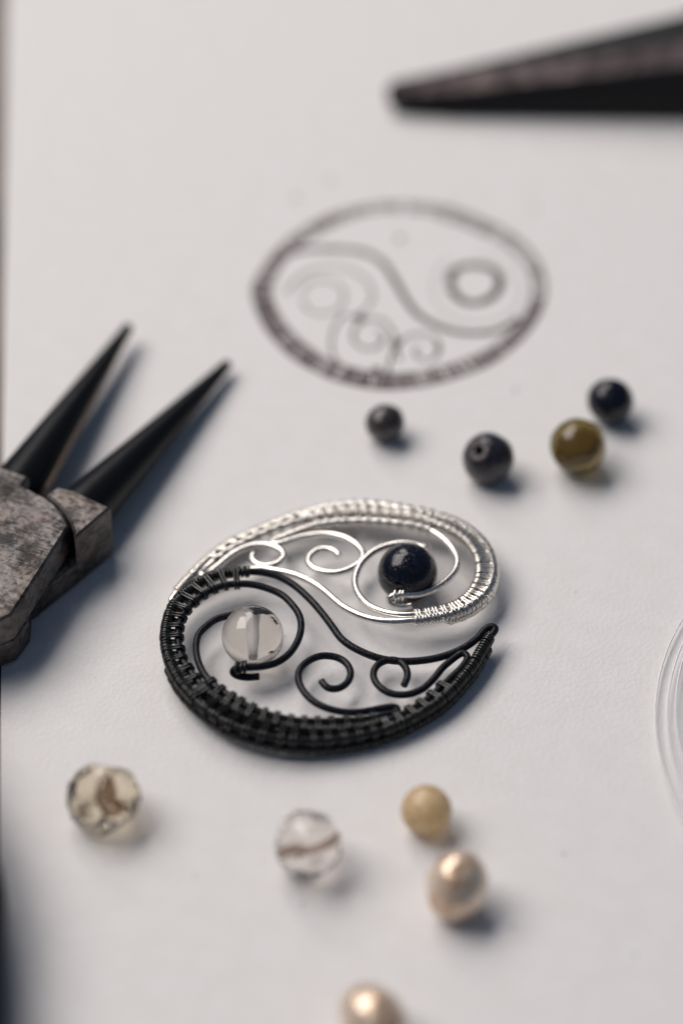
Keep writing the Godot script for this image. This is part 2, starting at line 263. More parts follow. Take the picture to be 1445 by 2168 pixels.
func bead_shape(r: float, hole: float, squash := 1.0, lumps := 0.0, noise: FastNoiseLite = null, rings := 28, sides := 44) -> Shape:
	# A drilled bead turned about its own y axis: outside, rounded lip, then the hole's wall
	var profile: Array[Vector2] = []
	var start := asin(clampf(hole / r, 0.0, 0.9))
	if hole > 0.0:
		profile.append(Vector2(hole * 0.8, 0.0))
		profile.append(Vector2(hole * 0.8, r * cos(start) * 0.86 * squash))
		profile.append(Vector2(hole * 0.87, r * cos(start) * 0.96 * squash))
	for k in rings + 1:
		var a := lerpf(start, PI - start, float(k) / rings)
		profile.append(Vector2(r * sin(a), r * cos(a) * squash))
	if hole > 0.0:
		profile.append(Vector2(hole * 0.87, -r * cos(start) * 0.96 * squash))
		profile.append(Vector2(hole * 0.8, -r * cos(start) * 0.86 * squash))
		profile.append(Vector2(hole * 0.8, 0.0))
	var sh := Shape.new()
	var rows := profile.size()
	for k in rows:
		for j in sides + 1:
			var a := TAU * j / sides
			var q := profile[k]
			var p := Vector3(q.x * cos(a), q.y, q.x * sin(a))
			if noise:
				p *= 1.0 + lumps * noise.get_noise_3dv(p.normalized() * 10.0)
			sh.point(p, Vector3.UP, float(j) / sides, float(k) / rows)
	# normals from the displaced grid
	var ring := sides + 1
	for k in rows:
		for j in ring:
			var jl := k * ring + (j - 1 if j > 0 else sides - 1)
			var jr := k * ring + (j + 1 if j < sides else 1)
			var ku := maxi(k - 1, 0) * ring + j
			var kd := mini(k + 1, rows - 1) * ring + j
			var nn := (sh.v[kd] - sh.v[ku]).cross(sh.v[jr] - sh.v[jl])
			if nn.length_squared() < 1e-20:
				nn = sh.v[k * ring + j]
			sh.n[k * ring + j] = -nn.normalized() if nn.normalized().dot(outward(profile, k, TAU * j / sides)) < 0.0 else nn.normalized()
	for k in rows - 1:
		for j in sides:
			sh.quad(k * ring + j, (k + 1) * ring + j, (k + 1) * ring + j + 1, k * ring + j + 1)
	return sh


func outward(profile: Array[Vector2], k: int, a: float) -> Vector3:
	var u: Vector2 = profile[mini(k + 1, profile.size() - 1)] - profile[maxi(k - 1, 0)]
	var o := Vector2(-u.y, u.x)
	return Vector3(o.x * cos(a), o.y, o.x * sin(a))


func pebble(r: float, stretch: Vector3, noise: FastNoiseLite, lumps: float, dents: Array, flats: Array = []) -> Shape:
	# A tumbled chip: a ball pushed about by noise, with dents and ground flats
	var sh := Shape.new()
	var rows := 64
	var sides := 96
	for k in rows + 1:
		for j in sides + 1:
			var b := PI * k / rows
			var a := TAU * (j % sides) / sides
			var d := Vector3(sin(b) * cos(a), cos(b), sin(b) * sin(a))
			var w := r * (1.0 + lumps * noise.get_noise_3dv(d * 8.0))
			for e in dents:
				var off: float = d.distance_to(e[0].normalized())
				w -= r * e[1] * exp(-pow(off / e[2], 2.0))
			for e in flats:
				var g: float = d.dot(e[0].normalized())
				if g > 0.0:
					# smooth minimum with a plane
					var lim: float = r * e[1] / g
					var h := clampf(0.5 + 0.5 * (lim - w) / (0.10 * r), 0.0, 1.0)
					w = lerpf(lim, w, h) - 0.10 * r * h * (1.0 - h)
			sh.point(d * w * stretch, d)
	var ring := sides + 1
	for k in rows + 1:
		for j in ring:
			var jl := k * ring + (j - 1 if j > 0 else sides - 1)
			var jr := k * ring + (j + 1 if j < sides else 1)
			var ku := maxi(k - 1, 0) * ring + j
			var kd := mini(k + 1, rows) * ring + j
			var nn := (sh.v[kd] - sh.v[ku]).cross(sh.v[jr] - sh.v[jl])
			if k == 0 or k == rows or nn.length_squared() < 1e-22:
				nn = sh.v[k * ring + j]
			if nn.dot(sh.v[k * ring + j]) < 0.0:
				nn = -nn
			sh.n[k * ring + j] = nn.normalized()
	for k in rows:
		for j in sides:
			sh.quad(k * ring + j, (k + 1) * ring + j, (k + 1) * ring + j + 1, k * ring + j + 1)
	return sh


func loft(sections: Array, smooth := false) -> Shape:
	# Rings of equally many points, joined in order, with both ends closed
	var sh := Shape.new()
	var count: int = sections[0].size()
	var middles: Array[Vector3] = []
	for s in sections:
		var m := Vector3.ZERO
		for p in s:
			m += p
		middles.append(m / count)
	for k in sections.size() - 1:
		for j in count:
			var a: Vector3 = sections[k][j]
			var b: Vector3 = sections[k + 1][j]
			var c: Vector3 = sections[k + 1][(j + 1) % count]
			var d: Vector3 = sections[k][(j + 1) % count]
			var nn := (c - a).cross(d - b)
			if nn.length_squared() < 1e-12:
				continue
			if nn.dot((a + b + c + d) / 4.0 - (middles[k] + middles[k + 1]) / 2.0) < 0.0:
				nn = -nn
			sh.flat([a, b, c, d], nn)
	for e in [0, sections.size() - 1]:
		var o := middles[0] - middles[1] if e == 0 else middles[e] - middles[e - 1]
		sh.flat(sections[e], o)
	return sh


func prism(poly: Array, low: float, high: float, edge := 0.35) -> Shape:
	# An upright slab of that outline with chamfered rims
	var sh := Shape.new()
	var flat2 := PackedVector2Array()
	for p in poly:
		flat2.append(Vector2(p.x, p.z))
	if Geometry2D.is_polygon_clockwise(flat2):
		flat2.reverse()
	var count := flat2.size()
	var inner := PackedVector2Array()
	for k in count:
		var a := (flat2[k] - flat2[(k + count - 1) % count]).normalized()
		var b := (flat2[(k + 1) % count] - flat2[k]).normalized()
		var na := Vector2(-a.y, a.x)
		var nb := Vector2(-b.y, b.x)
		var m := (na + nb).normalized()
		inner.append(flat2[k] + m * edge / maxf(0.45, m.dot(na)))
	# make sure that inner lies inside
	if not Geometry2D.is_point_in_polygon(inner[0], flat2):
		for k in count:
			inner[k] = flat2[k] * 2.0 - inner[k]
	var rows := [[inner, low], [flat2, low + edge], [flat2, high - edge], [inner, high]]
	var mid := Vector2.ZERO
	for q in flat2:
		mid += q / count
	for r in 3:
		for k in count:
			var j := (k + 1) % count
			var a := Vector3(rows[r][0][k].x, rows[r][1], rows[r][0][k].y)
			var b := Vector3(rows[r][0][j].x, rows[r][1], rows[r][0][j].y)
			var c := Vector3(rows[r + 1][0][j].x, rows[r + 1][1], rows[r + 1][0][j].y)
			var d := Vector3(rows[r + 1][0][k].x, rows[r + 1][1], rows[r + 1][0][k].y)
			var out := flat2[j] - flat2[k]
			out = Vector2(-out.y, out.x)
			var probe := (flat2[j] + flat2[k]) / 2.0 + out.normalized() * 0.01
			if Geometry2D.is_point_in_polygon(probe, flat2):
				out = -out
			out = out.normalized()
			var nn: Vector3 = Vector3(out.x, 0, out.y) + Vector3.UP * float(r - 1)
			sh.flat([a, b, c, d], nn)
	var faces := Geometry2D.triangulate_polygon(inner)
	for e in [[low, Vector3.DOWN], [high, Vector3.UP]]:
		var first := sh.v.size()
		for q in inner:
			sh.point(Vector3(q.x, e[0], q.y), e[1])
		for k in range(0, faces.size(), 3):
			sh.tri(first + faces[k], first + faces[k + 1], first + faces[k + 2])
	return sh


# ---------------------------------------------------------------- scene nodes

func numbered(called: String) -> String:
	taken[called] = taken.get(called, -1) + 1
	return called if taken[called] == 0 else "%s_%03d" % [called, taken[called]]


func thing(called: String, label: String, category: String, at := Vector3.ZERO, group := "") -> Node3D:
	var o := Node3D.new()
	o.name = numbered(called)
	add_child(o)
	o.position = at * MM
	mark(o, label, category, group)
	return o


func mark(o: Node, label: String, category: String, group := "") -> void:
	o.set_meta("label", label)
	o.set_meta("category", category)
	if group:
		o.set_meta("group", group)


func part(called: String, sh: Shape, m: Material, parent: Node, label := "") -> MeshInstance3D:
	var o := MeshInstance3D.new()
	o.name = called
	o.mesh = sh.mesh()
	o.mesh.surface_set_material(0, m)
	parent.add_child(o, true)
	if label:
		o.set_meta("label", label)
	return o


func moved(sh: Shape, by: Vector3) -> Shape:
	for k in sh.v.size():
		sh.v[k] -= by * MM
	return sh


# ---------------------------------------------------------------- materials

func noise_picture(freq: float, octaves: int, ramp: Array, spots: Array, seed_ := 1, size := 512, kind := FastNoiseLite.TYPE_SIMPLEX_SMOOTH, bump := false) -> NoiseTexture2D:
	var f := FastNoiseLite.new()
	f.noise_type = kind
	f.frequency = freq
	f.fractal_octaves = octaves
	f.seed = seed_
	var t := NoiseTexture2D.new()
	t.noise = f
	t.width = size
	t.height = size
	t.seamless = true
	t.as_normal_map = bump
	if ramp:
		var g := Gradient.new()
		g.offsets = PackedFloat32Array(spots)
		g.colors = PackedColorArray(ramp)
		t.color_ramp = g
	return t


func grey(x: float) -> Color:
	return Color(x, x, x)


func lin(r: float, g: float, b: float) -> Color:
	return Color(r, g, b).linear_to_srgb()


func plain(color: Color, rough: float, metal := 0.0) -> StandardMaterial3D:
	var m := StandardMaterial3D.new()
	m.albedo_color = color
	m.roughness = rough
	m.metallic = metal
	return m


func triplanar(m: StandardMaterial3D, tile_mm: float) -> void:
	m.uv1_triplanar = true
	m.uv1_scale = Vector3.ONE * (1000.0 / tile_mm)


func crystal(color: Color, through: float, rough: float, ior := 0.054) -> StandardMaterial3D:
	var m := plain(Color(color.r, color.g, color.b, 1.0 - through), rough)
	m.refraction_enabled = true
	m.refraction_scale = ior
	return m


func worn_steel(seed_: int, dark: float, light: float) -> ImageTexture:
	# mottled oxide, rubbed bright in patches, with hundreds of fine scratches; 1024 pixels cover 26 mm
	var size := 1024
	var im := Image.create(size, size, false, Image.FORMAT_RGB8)
	var f := FastNoiseLite.new()
	f.seed = seed_
	f.frequency = 0.004
	f.fractal_octaves = 3
	var g := FastNoiseLite.new()
	g.seed = seed_ + 5
	g.frequency = 0.022
	g.fractal_octaves = 4
	var h := FastNoiseLite.new()
	h.seed = seed_ + 9
	h.frequency = 0.02
	h.fractal_octaves = 3
	for y in size:
		for x in size:
			var wear := 0.5 + 0.7 * f.get_noise_2d(x, y)
			var spot := g.get_noise_2d(x, y)
			var streak := h.get_noise_2d(x * 0.45 + y * 0.2, y * 3.2 - x * 1.4)
			var w := smoothstep(0.05, 0.95, wear + 0.42 * spot + 0.34 * streak)
			if spot < -0.32:
				w *= 0.55
			var c := lerpf(dark, light, w)
			var rust := clampf(0.5 + f.get_noise_2d(x + 700, y + 300) * 1.6, 0.0, 1.0)
			im.set_pixel(x, y, lin(c * lerpf(1.02, 1.10, rust), c * lerpf(0.96, 0.94, rust), c * lerpf(0.95, 0.86, rust)))
	var r := RandomNumberGenerator.new()
	r.seed = seed_
	for k in 620:
		var p := Vector2(r.randf() * size, r.randf() * size)
		var a := r.randfn(-0.4, 0.22) if r.randf() < 0.75 else r.randf() * PI
		var l := r.randf_range(20, 110)
		var bright := r.randf() < 0.6
		var force := r.randf_range(0.25, 0.75)
		for j in int(l):
			p += Vector2(cos(a), sin(a))
			a += r.randfn(0, 0.004)
			for o in 3:
				var x := posmod(int(p.x), size)
				var y := posmod(int(p.y) + o, size)
				var c := im.get_pixel(x, y)
				im.set_pixel(x, y, c.lerp(lin(0.34, 0.32, 0.31) if bright else lin(0.015, 0.014, 0.014), force * (0.7 if o == 1 else 0.35)))
	return ImageTexture.create_from_image(im)


func make_materials() -> void:
	var m := plain(Color.WHITE, 0.75)
	m.albedo_texture = noise_picture(0.008, 5, [lin(0.785, 0.770, 0.762), lin(0.797, 0.785, 0.779), lin(0.808, 0.798, 0.794)], [0.2, 0.5, 0.8], 2, 1024)
	m.metallic_specular = 0.3
	m.heightmap_enabled = true
	m.heightmap_scale = 0.0045
	m.heightmap_texture = noise_picture(0.05, 5, [], [], 3, 1024)
	triplanar(m, 41)
	mats.paper = m

	m = plain(Color.WHITE, 0.55)
	m.albedo_texture = noise_picture(0.012, 5, [lin(0.035, 0.02, 0.012), lin(0.10, 0.062, 0.04), lin(0.16, 0.10, 0.065)], [0.2, 0.55, 0.9], 8)
	m.uv1_triplanar = true
	m.uv1_scale = Vector3(30, 8, 6)
	mats.wood = m

	m = plain(lin(0.78, 0.75, 0.70), 0.17, 1.0)
	m.roughness_texture = noise_picture(0.03, 3, [grey(0.55), grey(1.0)], [0.2, 0.8], 11)
	m.roughness = 0.3
	triplanar(m, 9)
	mats.silver = m

	m = plain(lin(0.86, 0.825, 0.77), 0.25, 1.0)
	mats.silver_thin = m

	m = plain(Color.WHITE, 0.36)
	m.albedo_texture = noise_picture(0.04, 4, [lin(0.004, 0.005, 0.008), lin(0.007, 0.009, 0.014), lin(0.09, 0.08, 0.08)], [0.2, 0.64, 0.95], 21)
	m.roughness_texture = noise_picture(0.05, 3, [grey(0.8), grey(1.0)], [0.2, 0.8], 22)
	m.roughness = 0.34
	m.metallic_specular = 0.32
	m.heightmap_enabled = true
	m.heightmap_scale = 0.0035
	m.heightmap_texture = noise_picture(0.03, 3, [], [], 23)
	triplanar(m, 8)
	mats.black_wire = m

	m = plain(lin(0.05, 0.051, 0.049), 0.16, 0.65)
	m.metallic_specular = 0.6
	mats.black_thin = m

	m = plain(Color.WHITE, 0.12)
	m.albedo_texture = noise_picture(0.02, 5, [lin(0.002, 0.003, 0.006), lin(0.004, 0.006, 0.013), lin(0.009, 0.011, 0.026), lin(0.04, 0.033, 0.04)], [0.25, 0.5, 0.72, 0.95], 31)
	m.heightmap_enabled = true
	m.heightmap_scale = 0.004
	m.heightmap_texture = noise_picture(0.05, 2, [grey(0.0), grey(0.9), grey(1.0)], [0.12, 0.3, 1.0], 32)
	triplanar(m, 9)
	mats.navy_stone = m

	m = plain(Color.WHITE, 0.24)
	m.albedo_texture = noise_picture(0.025, 4, [lin(0.007, 0.007, 0.012), lin(0.018, 0.017, 0.026), lin(0.055, 0.048, 0.055)], [0.25, 0.55, 0.9], 35)
	m.clearcoat_enabled = true
	m.clearcoat = 0.4
	m.clearcoat_roughness = 0.25
	m.heightmap_enabled = true
	m.heightmap_scale = 0.012
	m.heightmap_texture = noise_picture(0.03, 4, [], [], 36)
	triplanar(m, 10)
	mats.dark_stone = m

	m = plain(Color.WHITE, 0.3)
	m.albedo_texture = noise_picture(0.02, 4, [lin(0.014, 0.013, 0.014), lin(0.04, 0.033, 0.032), lin(0.09, 0.07, 0.066)], [0.25, 0.55, 0.9], 37)
	m.clearcoat_enabled = true
	m.clearcoat = 0.4
	m.clearcoat_roughness = 0.25
	triplanar(m, 8)
	mats.brown_stone = m

	mats.olive = crystal(lin(0.28, 0.21, 0.06), 0.82, 0.2)
	mats.olive_core = plain(lin(0.42, 0.27, 0.13), 0.6)
	mats.quartz = crystal(lin(0.90, 0.85, 0.80), 0.985, 0.03)
	mats.citrine = crystal(lin(0.92, 0.82, 0.66), 0.99, 0.035)
	mats.clear_chip = crystal(lin(0.95, 0.90, 0.86), 0.985, 0.04)
	mats.frost = plain(lin(0.96, 0.95, 0.96), 0.6)
	mats.frost.backlight_enabled = true
	mats.frost.backlight = lin(0.9, 0.9, 0.9)
	mats.smoke = crystal(lin(0.74, 0.60, 0.50), 0.6, 0.4, 0.03)
	mats.fracture = crystal(lin(0.62, 0.46, 0.32), 0.6, 0.35, 0.03)
	mats.hole_rim_highlight = plain(lin(0.085, 0.065, 0.07), 0.35)  # lighter than the stone: the lip's reflected light painted in
	mats.speck = plain(lin(0.30, 0.2, 0.14), 0.5)
	mats.dark_cloud = plain(lin(0.06, 0.06, 0.055), 0.6)

	m = crystal(Color.WHITE, 0.5, 0.36)
	m.albedo_texture = noise_picture(0.02, 4, [lin(0.66, 0.44, 0.20), lin(0.84, 0.62, 0.34), lin(0.95, 0.80, 0.58)], [0.25, 0.5, 0.8], 41)
	triplanar(m, 9)
	mats.gold_bead = m

	m = plain(Color.WHITE, 0.26, 0.38)
	m.metallic_specular = 1.0
	m.albedo_texture = noise_picture(0.01, 4, [lin(0.55, 0.36, 0.22), lin(0.76, 0.56, 0.40), lin(0.90, 0.77, 0.63)], [0.25, 0.5, 0.75], 43)
	m.clearcoat_enabled = true
	m.clearcoat = 1.0
	m.clearcoat_roughness = 0.12
	m.heightmap_enabled = true
	m.heightmap_scale = 0.02
	m.heightmap_texture = noise_picture(0.015, 2, [], [], 44)
	triplanar(m, 16)
	mats.pearl = m

	m = plain(Color.WHITE, 0.48, 0.7)
	m.albedo_texture = worn_steel(51, 0.022, 0.16)
	m.roughness_texture = noise_picture(0.02, 4, [grey(0.75), grey(1.0)], [0.2, 0.8], 52)
	m.roughness = 0.55
	m.heightmap_enabled = true
	m.heightmap_scale = 0.006
	m.heightmap_texture = noise_picture(0.04, 4, [], [], 53)
	triplanar(m, 26)
	mats.steel = m

	m = plain(lin(0.006, 0.007, 0.009), 0.33)
	m.metallic_specular = 0.3
	m.heightmap_enabled = true
	m.heightmap_scale = 0.002
	m.heightmap_texture = noise_picture(0.05, 3, [], [], 55)
	triplanar(m, 6)
	mats.jaw_steel = m

	m = plain(Color.WHITE, 0.33, 0.9)
	m.albedo_texture = noise_picture(0.015, 4, [lin(0.035, 0.03, 0.033), lin(0.11, 0.088, 0.09), lin(0.24, 0.19, 0.195)], [0.2, 0.55, 0.9], 57)
	triplanar(m, 30)
	mats.polished_jaw = m

	mats.reflection_tan = plain(lin(0.50, 0.37, 0.26), 0.45, 0.3)  # tan that stands in for white paper mirrored in the dark jaw
	mats.grip = plain(lin(0.002, 0.010, 0.018), 0.6)
	mats.grip.metallic_specular = 0.25
	mats.graphite = plain(lin(0.10, 0.070, 0.074), 0.8)
	mats.graphite.metallic_specular = 0.25
	mats.graphite_light = plain(lin(0.20, 0.165, 0.175), 0.7)
	mats.graphite_faint = plain(lin(0.50, 0.475, 0.475), 0.7)
	mats.film = plain(Color(0.97, 0.97, 0.98, 0.0), 0.06)
	mats.film.metallic_specular = 0.3
	mats.film.transparency = BaseMaterial3D.TRANSPARENCY_ALPHA
	mats.film_edge = crystal(lin(0.97, 0.96, 0.97), 0.2, 0.08, 0.05)


# ---------------------------------------------------------------- the pendant

func weave_hoops(owner: Node3D, m: Material, a: Route, b: Route, from: float, to: float, every: float, ra: float, rb: float, shift := 0.0, twins := 2) -> Array:
	# pairs of thin loops that tie route b to route a; gives back where they sit on a
	var sits := []
	var s := from + shift
	while s < to:
		var here := s + rng.randfn(0.0, 0.09)
		var q := b.nearest(a.at(here))
		if a.at(here).distance_to(b.at(q)) < 3.4:
			var sh := Shape.new()
			for k in twins:
				var o := (k - (twins - 1) / 2.0) * THIN * 2.45
				var qa := a.at(here + o)
				var qb := b.at(b.nearest(qa))
				hoop(sh, qa, qb, ra, rb, a.along(here) * THIN * 1.4)
			part("wire_loop", sh, m, owner)
			sits.append(here)
		s += every
	return sits


func coil_between(owner: Node3D, m: Material, path: Route, from: float, to: float, sits: Array, pitch: float, gap := 0.36) -> void:
	var start := from
	for s in sits + [to + gap]:
		if s - gap > start + 0.25:
			var sh := Shape.new()
			coil(sh, path, start, s - gap, CORE + THIN * 0.92, pitch)
			part("binding_coil", sh, m, owner)
		start = maxf(start, s + gap)


func below(path: Route, from: float, to: float, drop: float, least := CORE + THIN * 2.0) -> Array:
	# a second rim wire that lies under the first
	var knots := []
	var s := from
	while s < to:
		var p := path.at(s)
		knots.append(Vector3(p.x, maxf(p.y - drop, least), p.z))
		s += 1.2
	return knots


func pendant_half(owner: Node3D, base: Vector3, frame_knots: Array, inner_knots: Array, scroll_knots: Array, core: Material, thin: Material, marks: Dictionary) -> Dictionary:
	var frame := Route.new(frame_knots, 0.1, true)
	var inner := Route.new(inner_knots)
	var scroll := Route.new(scroll_knots)
	var sh := Shape.new()
	tube(sh, frame.part(0.0, frame.length), CORE, 14)
	part("frame_wire", sh, core, owner)
	sh = Shape.new()
	tube(sh, inner.part(0.0, inner.length), CORE * 0.96, 14, false, PackedFloat32Array(), true)
	part("inner_wire", sh, core, owner)
	sh = Shape.new()
	tube(sh, scroll.part(0.0, scroll.length), CORE * 0.96, 14, false, PackedFloat32Array(), true)
	part("scroll_wire", sh, core, owner)
	var half := frame.length * 0.75
	var s1 := frame.nearest(marks.three, 0.0, half)
	var s2 := frame.nearest(marks.tail, 0.0, half)
	var s3 := frame.nearest(marks.coil_only, 0.0, half)
	var s4 := frame.nearest(marks.tip, 0.0, half)
	var ro := CORE + THIN * 0.95
	# head: tight coil on the rim with pairs of loops out to the bead wire
	var sits := weave_hoops(owner, thin, frame, inner, marks.head_from, s1, marks.head_every, ro, ro)
	coil_between(owner, thin, frame, 0.15, s1, sits, marks.pitch)
	# tail: the same again
	var sits3 := weave_hoops(owner, thin, frame, inner, s2, s3, marks.tail_every, ro, ro)
	coil_between(owner, thin, frame, s2, s4, sits3, marks.pitch * 1.08)
	# belly: three wires abreast, pairs of loops by turns inward and outward
	var i1 := inner.nearest(frame.at(s1), 8.0)
	var i2 := inner.nearest(frame.at(s2), 8.0)
	weave_hoops(owner, thin, inner, scroll, minf(i1, i2), maxf(i1, i2), marks.belly_every, ro, ro)
	weave_hoops(owner, thin, inner, frame, minf(i1, i2), maxf(i1, i2), marks.belly_every, ro, ro, marks.belly_every * 0.5)
	sh = Shape.new()
	coil(sh, inner, minf(i1, i2), maxf(i1, i2), CORE + THIN * 0.6, THIN * 2.9)
	part("binding_coil", sh, thin, owner)
	# lower rim wire with its own coil
	var low := Route.new(below(frame, frame.nearest(marks.low_from, 0.0, half), frame.nearest(marks.low_to, 0.0, half), marks.drop))
	sh = Shape.new()
	tube(sh, low.part(0.0, low.length), CORE, 12)
	part("lower_rim_wire", sh, core, owner)
	var under := Route.new(below(inner, minf(i1, i2), maxf(i1, i2), marks.drop))
	sh = Shape.new()
	tube(sh, under.part(0.0, under.length), CORE, 12)
	part("lower_rim_wire", sh, core, owner)
	sh = Shape.new()
	coil(sh, low, 0.2, low.length - 0.2, CORE + THIN * 0.92, marks.pitch)
	part("binding_coil", sh, thin, owner)
	return {"frame": frame, "inner": inner, "scroll": scroll}


func knot(owner: Node3D, path: Route, from: float, to: float, m: Material, thin: float) -> void:
	# a few turns of fine wire that bind the bead to its loop
	var sh := Shape.new()
	coil(sh, path, from, to, CORE + thin * 0.9, thin * 2.1, thin, 8)
	part("bead_knot", sh, m, owner)


func settle(owner: Node3D, base: Vector3) -> void:
	# the parts were made in place: put the thing's origin at its base
	for o in owner.get_children():
		o.position -= base * MM
	owner.position = base * MM


func turn_to(axis: Vector3) -> Basis:
	var y := axis.normalized()
	var x := y.cross(Vector3.UP if absf(y.y) < 0.9 else Vector3.RIGHT).normalized()
	return Basis(x, y, x.cross(y))


func bead(called: String, label: String, category: String, at: Vector3, r: float, m: Material, axis: Vector3, hole := 0.5, squash := 1.0, lumps := 0.0, seed_ := 0, group := "") -> Node3D:
	var f: FastNoiseLite = null
	if lumps > 0.0:
		f = FastNoiseLite.new()
		f.seed = seed_
		f.frequency = 0.05
	var t := thing(called, label, category, Vector3(at.x, 0, at.z), group)
	var o := part("bead_body", bead_shape(r, hole, squash, lumps, f), m, t)
	o.basis = turn_to(axis)
	o.position = Vector3(0, at.y, 0) * MM
	return t


func stroke(sh: Shape, line: PackedVector3Array, width: float, wobble := 0.25) -> void:
	# a pencil line: a thin deposit on the paper, uneven in width and broken here and there
	var k := 0
	var lift := rng.randf_range(0.0, 0.04)
	while k < line.size() - 2:
		var run := rng.randi_range(8, 30)
		var first := -1
		for j in range(k, mini(k + run, line.size())):
			var t := (line[mini(j + 1, line.size() - 1)] - line[maxi(j - 1, 0)]).normalized()
			var side := t.cross(Vector3.UP)
			var w := width * (1.0 + wobble * rng.randfn(0, 0.6)) * 0.5
			var a := sh.point(line[j] + side * w + Vector3(0, 0.012 + lift, 0), Vector3.UP)
			sh.point(line[j] - side * w + Vector3(0, 0.012 + lift, 0), Vector3.UP)
			if first >= 0:
				sh.quad(a - 2, a, a + 1, a - 1)
			first = a
		k += run - 1 if rng.randf() < 0.8 else run


func _ready() -> void:
	rng.seed = 7

	# ------------------------------------------------ camera
	var cam := Camera3D.new()
	cam.name = "camera"
	cam.position = Vector3(0, 250.5, 263.97) * MM
	cam.rotation_degrees = Vector3(-43.5, 0, 0)
	var lens := CameraAttributesPhysical.new()
	lens.frustum_focal_length = 65.31
	lens.frustum_focus_distance = 0.344
	lens.frustum_near = 0.01
	lens.frustum_far = 10.0
	lens.exposure_aperture = 4.2
	cam.attributes = lens
	add_child(cam)
	cam.current = true

	# ------------------------------------------------ light: a window bank behind and to the left, a dim room
	var around := WorldEnvironment.new()
	around.name = "room_light"
	var e := Environment.new()
	e.background_mode = Environment.BG_COLOR
	e.background_color = lin(0.046, 0.064, 0.096)
	e.tonemap_mode = Environment.TONE_MAPPER_LINEAR
	e.tonemap_exposure = 1.2
	e.sdfgi_enabled = true
	e.ssao_enabled = true
	e.ssil_enabled = true
	around.environment = e
	add_child(around)
	var to_light := Vector3(-0.62, 1.0, -0.42).normalized()
	var target := Vector3(0, 0, 0.02)
	for w in [[-0.82, 0.46, 0.94, 0.66], [0.16, 1.25, 0.94, 1.78]]:
		var l := AreaLight3D.new()
		l.name = "window_light"
		l.area_size = Vector2(w[1], w[2])
		l.light_color = Color(1.0, 0.968, 0.945)
		l.light_energy = w[3]
		l.shadow_enabled = true
		add_child(l, true)
		var right := to_light.cross(Vector3.UP).normalized() * -1.0
		l.look_at_from_position(target + to_light * 1.55 + right * w[0], target + right * w[0] * 0.2, Vector3.UP)

	make_materials()

	# ------------------------------------------------ table and paper
	var sh := prism([Vector3(-420, 0, -420), Vector3(420, 0, -420), Vector3(420, 0, 320), Vector3(-420, 0, 320)], -20.3, -0.3, 1.0)
	var table := part("tabletop", sh, mats.wood, self)
	table.set_meta("kind", "structure")
	table.set_meta("label", "dark brown wooden tabletop under the white paper")

	var edge_far := Vector3(-53.17, 0, -106.97)
	var edge_near := Vector3(-41.03, 0, 38.55)
	var down := (edge_near - edge_far).normalized()
	var over := Vector3(down.z, 0, -down.x)
	var corner := edge_near + down * 90.0
	var paper := thing("sheet_of_paper", "large white drawing paper covering the table under everything", "paper", corner)
	sh = prism([corner, corner - down * 330.0, corner - down * 330.0 + over * 250.0, corner + over * 250.0], -0.25, 0.0, 0.03)
	part("paper_sheet", sh, mats.paper, paper)

	var art := Shape.new()
	var soft := Shape.new()
	var faint := Shape.new()
	var outer := Route.new(DRAW_OUTER, 0.25, true)
	var ring := Route.new(DRAW_INNER, 0.25, true)
	var bottom_from := outer.nearest(DRAW_OUTER[0])
	for pass_ in 2:
		stroke(art if pass_ == 0 else soft, outer.part(0, outer.length, Vector3(rng.randfn(0, 0.12), pass_ * 0.01, rng.randfn(0, 0.12))), 0.42)
	stroke(art, ring.part(0, ring.length), 0.4)
	# the woven rim is drawn as pairs of short cross strokes
	var s := 0.0
	while s < outer.length:
		var f := s / outer.length
		var dense := f < 0.47 or f > 0.80
		var a := outer.at(s)
		var b := ring.at(ring.nearest(a))
		var k := 2 if dense else 1
		for j in k:
			var o := outer.along(s) * (0.25 * j) + Vector3(0, 0.012, 0)
			var u := rng.randf_range(-0.05, 0.12)
			var w := rng.randf_range(0.78, 1.06)
			if rng.randf() < (0.9 if dense else 0.85):
				stroke(art if rng.randf() < (0.7 if dense else 0.9) else soft, PackedVector3Array([a.lerp(b, u) + o, a.lerp(b, (u + w) / 2) + o, a.lerp(b, w) + o, a.lerp(b, w + 0.02) + o]), 0.24 if dense else 0.30)
		s += 0.66 if dense else 0.66
	for p in [[DRAW_WAVE, 0.95, 0], [DRAW_WAVE, 0.7, 0], [DRAW_BEAD, 1.15, 0], [DRAW_BEAD, 0.9, 0], [DRAW_LOOP, 0.3, 2], [DRAW_HEAD, 0.42, 1], [DRAW_HEAD_BEAD, 0.4, 1], [DRAW_CURL, 0.45, 1], [DRAW_SPIRAL, 0.42, 0], [DRAW_SMALL_SPIRAL, 0.42, 0]]:
		var line := Route.new(p[0], 0.25)
		stroke([art, soft, faint][p[2]], line.part(0, line.length, Vector3(rng.randfn(0, 0.1), rng.randf() * 0.02, rng.randfn(0, 0.1))), p[1])
	# rubbed dots and stray marks
	for p in [[-1.7, -71.9, 0.55, 2], [-6.8, -67.7, 0.55, 2], [16.4, -66.4, 0.4, 2], [8.4, -57.9, 0.6, 1], [28.5, -64.9, 0.4, 2], [23.7, -24.3, 0.35, 2], [2.4, -39.8, 0.9, 0], [7.6, -34.3, 0.8, 0], [13.3, -33.2, 0.5, 1], [4.8, -28.5, 0.7, 0]]:
		var line := PackedVector3Array()
		for k in 26:
			var g := k * 1.1
			line.append(Vector3(p[0] + cos(g) * p[2] * k / 26.0, 0.01 + k * 0.0004, p[1] + sin(g) * p[2] * k / 26.0))
		stroke([art, soft, faint][p[3]], line, 0.28)
	part("pencil_drawing", art, mats.graphite, paper, "dark pencil lines of a round yin-yang pendant design")
	part("pencil_drawing", soft, mats.graphite_light, paper, "grey pencil lines of scrolls in the round design")
